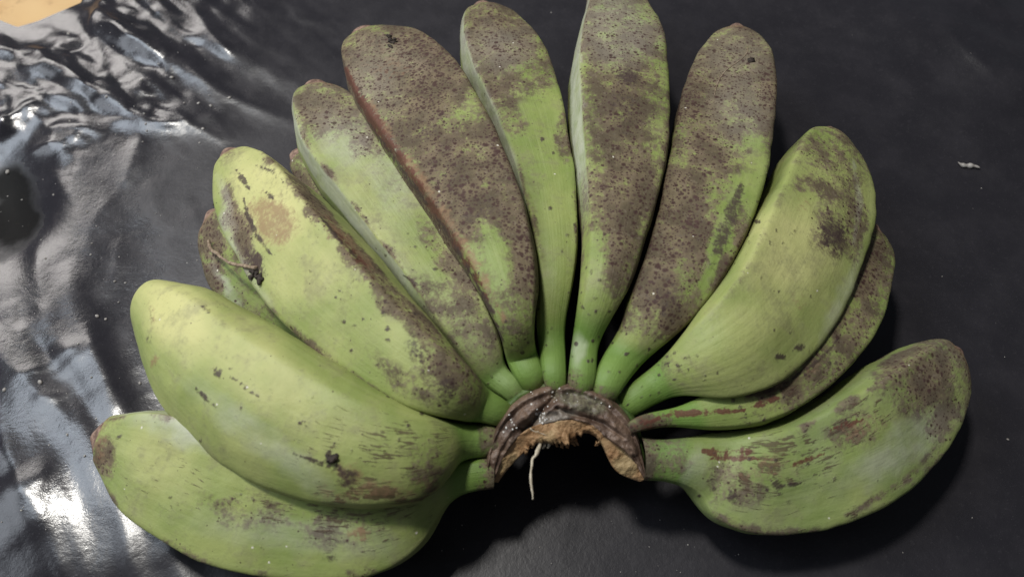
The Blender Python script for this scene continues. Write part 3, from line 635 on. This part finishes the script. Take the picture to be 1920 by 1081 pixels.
finger('H1', [(860, 800, 900, 745, .034), (760, 790, 800, 700, .026), (640, 722, 700, 600, .022), (540, 660, 620, 520, .021),
  (462, 602, 550, 450, .021), (412, 550, 500, 408, .021), (388, 490, 460, 388, .021), (381, 440, 430, 386, .021),
  (387, 412, 411, 392, .021)], (140, 60, 270, 205, 330), .7, .8, stalk=.12, drop=.0, seed=12, base={'scurf': .35},
  marks=[('scurf', 395, 450, 26, 70, -10, .85), ('scurf', 400, 520, 14, 50, -20, .85), ('pale', 425, 540, 8, 60, -25, .6), ('yellow', 420, 450, 20, 50, -10, .15)], lines=[])
finger('H2', [(860, 720, 900, 680, .034), (790, 650, 850, 600, .026), (700, 560, 770, 500, .020), (625, 450, 700, 400, .018),
  (565, 355, 630, 305, .018), (545, 312, 590, 276, .018), (543, 296, 562, 278, .018)], (140, 60, 270, 205, 330), .7, .8, stalk=.12, drop=.0, seed=13,
  base={'scurf': .5}, marks=[], lines=[])

# ------------------------------------------------------------------ crown
def poly_curve(pts, n):
    P = np.array(pts, float); t = np.concatenate([[0], np.cumsum(np.linalg.norm(np.diff(P, axis=0), axis=1))]); t /= t[-1]
    return spline(t, P, np.linspace(0, 1, n))
NA = 200
OUT = poly_curve([(916, 905), (913, 868), (924, 818), (950, 770), (990, 738), (1040, 722), (1090, 724), (1140, 745), (1176, 780), (1199, 830), (1212, 897)], NA)
MIDL = poly_curve([(926, 903), (941, 862), (972, 818), (1000, 800), (1040, 790), (1080, 786), (1102, 792), (1132, 815), (1166, 838), (1191, 868), (1209, 900)], NA)
INN = poly_curve([(934, 904), (951, 880), (976, 853), (1000, 834), (1030, 829), (1060, 832), (1084, 817), (1110, 815), (1134, 845), (1154, 880), (1198, 902)], NA)
sarc = np.sin(np.pi*np.linspace(0, 1, NA))
ZOUT = .034+.013*sarc
def crown_rows(rows):
    """rows of (curve, blend curve, factor, lift towards viewer, dz)"""
    V = []
    for A, Bc, f, lift, dz in rows:
        P = A*(1-f)+Bc*f
        W = at(P[:, 0], P[:, 1], ZOUT+dz)
        v = CAM-W; v /= np.linalg.norm(v, axis=1)[:, None]
        V.append(W+v*(lift*(.45+.55*sarc))[:, None])
    return np.array(V)
rows = [(OUT, MIDL, .10, -.016, -.006), (OUT, MIDL, .0, -.005, -.001), (OUT, MIDL, -.02, .001, 0), (OUT, MIDL, .05, .0034, 0), (OUT, MIDL, .13, .0042, 0), (OUT, MIDL, .20, .0034, 0),
        (OUT, MIDL, .27, .0027, 0), (OUT, MIDL, .34, .0028, 0), (OUT, MIDL, .46, .0034, 0), (OUT, MIDL, .58, .0036, 0), (OUT, MIDL, .68, .0030, 0), (OUT, MIDL, .76, .0020, 0),
        (OUT, MIDL, .86, .0014, 0), (OUT, MIDL, .95, .0012, 0), (OUT, MIDL, 1.02, .0002, 0), (OUT, MIDL, 1.06, -.0030, 0)]
Vc = crown_rows(rows)
def resample_rows(V, m):
    t = np.linspace(0, 1, len(V)); return spline(t, V.reshape(len(V), -1), np.linspace(0, 1, m)).reshape(m, -1, 3)
Vb = resample_rows(Vc, 60); sh = Vb.shape; Vb = Vb.reshape(-1, 3)
vv = CAM-Vb; vv /= np.linalg.norm(vv, axis=1)[:, None]
Vb = Vb+vv*(.0017*fbm(Vb*260, 3, 4)+.0016*fbm(Vb*80, 13, 2))[:, None]
pxb, pyb = proj(Vb)
dcr, _, _ = seg_dist(pxb, pyb, [(1042, 722), (1040, 745), (1010, 775), (985, 810)])
Vb -= vv*(.0034*np.exp(-(dcr/6)**2))[:, None]
dcr, _, _ = seg_dist(pxb, pyb, [(1045, 765), (1080, 778), (1130, 792), (1170, 820)])
Vb -= vv*(.0016*np.exp(-(dcr/4)**2))[:, None]
def ell(x, y, rx, ry, an):
    ca, sa = math.cos(math.radians(an)), math.sin(math.radians(an)); dx = pxb-x; dy = pyb-y
    return np.clip(1.5-np.sqrt(((dx*ca+dy*sa)/rx)**2+((-dx*sa+dy*ca)/ry)**2), 0, 1)
zone = np.stack([ell(1090, 753, 52, 17, 18), np.maximum(ell(1035, 782, 42, 13, -12), ell(975, 815, 10, 30, 40)*.6), np.clip(1.2-np.repeat(np.linspace(0, 1, sh[0]), sh[1])*4.2, 0, 1), 0*pxb+1], 1)
crown = mesh_obj('crown', Vb, grid_faces(sh[0], sh[1], False), M_BARK, HAND, True, {'zone': ('FLOAT_COLOR', zone)})
crown['label'] = 'dark brown arched crown that the banana stalks grow from'
# green tissue webbing the stalk bases together behind the rim
Vg = resample_rows(crown_rows([(OUT, MIDL, -.34, -.0130, 0), (OUT, MIDL, -.30, -.0070, 0), (OUT, MIDL, -.24, -.0030, 0), (OUT, MIDL, -.14, -.0012, 0), (OUT, MIDL, -.04, -.0010, 0), (OUT, MIDL, .08, -.002, 0)]), 24); sh = Vg.shape; Vg = Vg.reshape(-1, 3)
Vg = Vg+.0008*np.stack([fbm(Vg*150+k*7, 5+k, 3) for k in range(3)], 1)
mesh_obj('stalk_collar', Vg, grid_faces(sh[0], sh[1], False), M_COLLAR, crown)['label'] = 'green and brown tissue joining the stalk bases'
jag = .10*vnoise(np.stack([np.linspace(0, 60, NA), np.zeros(NA), np.zeros(NA)], 1), 4)+.08*vnoise(np.stack([np.linspace(0, 130, NA), np.zeros(NA), np.zeros(NA)], 1), 5)
jag = (jag*np.exp(-((np.linspace(0, 1, NA)-.45)/.22)**4)+.02*jag)[:, None]
rows = [(MIDL, INN, -.04, .0004, 0), (MIDL, INN, .06, .0002, 0), (MIDL, INN, .3, -.0010, 0), (MIDL, INN, .6, -.0022, 0), (MIDL, INN, .88+jag, -.0036, 0), (MIDL, INN, 1.0+jag, -.0050, 0),
        (MIDL, INN, .99+jag, -.0068, 0), (MIDL, INN, .75, -.013, 0), (MIDL, INN, .3, -.020, -.004)]
Vf = resample_rows(crown_rows(rows), 40); sh = Vf.shape; Vf = Vf.reshape(-1, 3)
vv = CAM-Vf; vv /= np.linalg.norm(vv, axis=1)[:, None]
Vf = Vf+vv*(.0011*fbm(Vf*320, 23, 4)+.0008*fbm(Vf*120, 33, 2))[:, None]
flesh = mesh_obj('torn_flesh', Vf, grid_faces(sh[0], sh[1], False), M_FLESH, crown)
flesh['label'] = 'orange tan torn flesh along the inside of the crown'
bv_crown = BVHTree.FromPolygons([tuple(v) for v in Vb], grid_faces(60, NA, False))
bv_flesh = BVHTree.FromPolygons([tuple(v) for v in Vf], grid_faces(40, NA, False))
def on(bvh, px, py, lift=0.0):
    d = ray(px, py); d = d/np.linalg.norm(d)
    hit = bvh.ray_cast(Vector(CAM), Vector(d))
    if hit[0] is None: return None
    return np.array(hit[0])-d*lift
def strand(name, pix, zs, r0, r1, mat, parent, n=40, seed=0):
    P = np.array([(*p, z) for p, z in zip(pix, zs)], float)
    t = np.linspace(0, 1, len(P)); S = spline(t, P, np.linspace(0, 1, n))
    W = at(S[:, 0], S[:, 1], S[:, 2]); W += .0003*np.stack([vnoise(np.stack([np.linspace(0, 9, n), np.zeros(n)+k, np.zeros(n)+seed], 1), 2) for k in range(3)], 1)
    R = np.linspace(r0, r1, n)*(1+.3*vnoise(np.stack([np.linspace(0, 12, n), np.zeros(n)+seed, np.zeros(n)], 1), 4))
    V, F = tube(W, R, 8); return mesh_obj(name, V, F, mat, parent)
strand('fibre', [(1013, 833), (1005, 850), (997, 868), (995, 895), (997, 918), (998, 934)], [.045, .047, .048, .048, .047, .046], 0.00065, .00022, M_DRY, crown, seed=1)['label'] = 'long pale fibre hanging from the crown'
for i, (x, y, dx, dy) in enumerate([(1022, 828, -4, 14), (1032, 829, -6, 12), (1043, 830, 3, 8), (1052, 831, 2, 9), (1060, 832, 6, 7), (1070, 827, 8, 8), (1076, 824, 9, 10), (988, 843, -2, 9), (1000, 834, -4, 5), (1122, 832, -6, 2)]):
    strand('fibre', [(x, y-5), (x+dx*.5, y+dy*.4), (x+dx, y+dy)], [.040, .039, .037], .0009, .0002, M_FLESH if i > 1 else M_DRY, flesh, 14, i+3)
strand('fibre', [(995, 803), (1010, 810), (1028, 818)], [.049, .048, .046], .0002, .0001, M_DRY, crown, 14, 31)
# beads of dried sap, too small to pick apart
import bmesh
def bead_mesh(name, pts, mat, parent, kind='stuff', flat=.6, sub=1):
    bm = bmesh.new()
    for p, r in pts:
        ret = bmesh.ops.create_icosphere(bm, subdivisions=sub, radius=r)
        k = random.random()*6.28; e = random.uniform(.6, 1.5)
        for v in ret['verts']:
            x, y, z = v.co; x *= e; z *= flat; y *= random.uniform(.85, 1.15)
            v.co = (p[0]+x*math.cos(k)-y*math.sin(k), p[1]+x*math.sin(k)+y*math.cos(k), p[2]+z)
    me = bpy.data.meshes.new(name); bm.to_mesh(me); bm.free()
    me.polygons.foreach_set('use_smooth', np.ones(len(me.polygons), bool)); me.materials.append(mat)
    o = bpy.data.objects.new(name, me); COL.objects.link(o); o.parent = parent
    if kind: o['kind'] = kind
    return o
pts = []
for x, y, sx, sy, n in ((1015, 780, 16, 15, 26), (985, 805, 14, 10, 6), (960, 790, 20, 20, 7), (1040, 745, 40, 14, 8), (1110, 750, 40, 14, 4), (1000, 735, 30, 5, 4)):
    for _ in range(n):
        p = on(bv_crown, random.gauss(x, sx*.6), random.gauss(y, sy*.6))
        if p is not None: pts.append((p, random.uniform(.00018, .0005)))
bead_mesh('sap_beads', pts, M_SAP, crown)

# ------------------------------------------------------------------ withered flower remains on the bananas
b3, bv3 = FINGERS['F3']
bh1, bvh1 = FINGERS['H1']
P0 = on(bvh1, 392, 450, .001); P1 = on(bv3, 476, 505, .001)
zz = [P0[2]+.001, P0[2]+.004, .75*P0[2]+.25*P1[2]+.004, .35*P0[2]+.65*P1[2]+.003, P1[2]+.0005]
strand('dried_flower_stem', [(391, 450), (398, 470), (425, 489), (452, 498), (480, 504)], zz, .00055, .0008, M_TWIG, b3, 40, 5)
def scrap(name, bvh, px, py, n, spread, r, mat, parent, long=2.4):
    bm = bmesh.new()
    for _ in range(n):
        p = on(bvh, px+random.gauss(0, spread), py+random.gauss(0, spread), r*.4)
        if p is None: continue
        ret = bmesh.ops.create_icosphere(bm, subdivisions=2, radius=r*random.uniform(.5, 1))
        a = random.random()*6.28; e = random.uniform(1, long); tl = random.uniform(-.5, .5)
        for v in ret['verts']:
            x, y, z = v.co; x *= e; y *= .7; z = z*.6+x*tl*.4
            k = 1+.25*math.sin(x*9000+y*7000)
            v.co = (p[0]+k*(x*math.cos(a)-y*math.sin(a)), p[1]+k*(x*math.sin(a)+y*math.cos(a)), p[2]+z)
    me = bpy.data.meshes.new(name); bm.to_mesh(me); bm.free(); me.materials.append(mat)
    me.polygons.foreach_set('use_smooth', np.ones(len(me.polygons), bool))
    o = bpy.data.objects.new(name, me); COL.objects.link(o)
    if parent: o.parent = parent
    return o
scrap('withered_flower', bv3, 480, 512, 12, 6, .0013, M_DARK, b3)
scrap('withered_flower', FINGERS['F2'][1], 622, 858, 7, 4, .0012, M_DARK, FINGERS['F2'][0])
tag(scrap('flower_scrap', FINGERS['F5'][1], 734, 74, 9, 4.5, .0012, M_DARK, None), 'tiny black flower scrap on the tip of the broad brown banana', 'plant scrap')
tag(scrap('flower_scrap', FINGERS['F8'][1], 1408, 113, 5, 3, .0010, M_DARK, None), 'tiny dark flower scrap on the grey brown banana right of centre', 'plant scrap')
b8, bv8 = FINGERS['F8']
pl = np.array([(1340, 178), (1346, 155), (1362, 132), (1385, 115), (1400, 100), (1402, 88)], float)
S = spline(np.linspace(0, 1, 6), pl, np.linspace(0, 1, 40)); W = [on(bv8, x, y, .0001) for x, y in S]; W = [w for w in W if w is not None]
V, F = tube(W, np.full(len(W), .00020), 6); tag(mesh_obj('fibre_thread', V, F, M_TWIG), 'thin pale thread curled over the tip of a grey brown banana', 'thread')

# ------------------------------------------------------------------ crumbs on the sheet
bm_v = [v.co[:] for v in SHEET.data.vertices]
bv_sheet = BVHTree.FromPolygons(bm_v, [tuple(p.vertices) for p in SHEET.data.polygons])
pts = []
def crumbs(n, x0, x1, y0, y1, r0, r1):
    for _ in range(n):
        p = on(bv_sheet, random.uniform(x0, x1), random.uniform(y0, y1), .0002)
        if p is not None: pts.append((p, r0+(r1-r0)*random.random()**3))
crumbs(34, 120, 420, 40, 260, .0002, .0009); crumbs(50, 0, 420, 240, 560, .00015, .0006); crumbs(45, 0, 260, 540, 1000, .00015, .0006)
crumbs(16, 1460, 1920, 60, 1060, .00015, .0004); crumbs(34, 820, 1400, 940, 1080, .00012, .0003)
for x, y, r in ((322, 145, .0012), (395, 198, .0012), (430, 183, .0011), (273, 232, .0007), (270, 213, .0007), (275, 245, .0006), (265, 149, .001), (182, 592, .0011), (198, 598, .001), (75, 716, .0013), (262, 718, .0009), (8, 730, .0012), (126, 814, .001), (100, 365, .0009), (235, 530, .0010), (215, 527, .0008), (14, 322, .0016), (1160+730, 823, .0007)):
    p = on(bv_sheet, x, y, .0002)
    if p is not None: pts.append((p, r*.7))
o = bead_mesh('crumbs', pts, M_CRUMB, None, 'stuff', .3); tag(o, 'scattered pale crumbs and dust on the black sheet', 'crumbs')
def flake(px, py, L, wdt, ang, mat):
    p = on(bv_sheet, px, py, .0004); n = 16; t = np.linspace(-1, 1, n)
    a = math.radians(ang); c = np.array([math.cos(a), math.sin(a), 0]); s = np.array([-math.sin(a), math.cos(a), 0])
    P = p+np.outer(t*L/2, c)+np.outer(.12*L*np.sin(t*2.4), s)+np.outer(.0004+.0006*t*t, [0, 0, 1])
    R = wdt*(1-t**2*.85)*(1+.25*np.sin(t*9)); V, F = tube(P, R, 8)
    return mesh_obj('husk', V, F, mat)
tag(flake(1815, 312, .0095, .0011, -30, M_CRUMB), 'small pale curled husk on the bare sheet at right', 'husk')
tag(flake(404, 380, .0045, .0008, 60, M_DARK), 'small dark husk beside the hidden banana at left', 'husk')
tag(flake(1437, 338, .0030, .0008, 40, M_DARK), 'small dark husk in the gap beside the grey brown banana', 'husk')
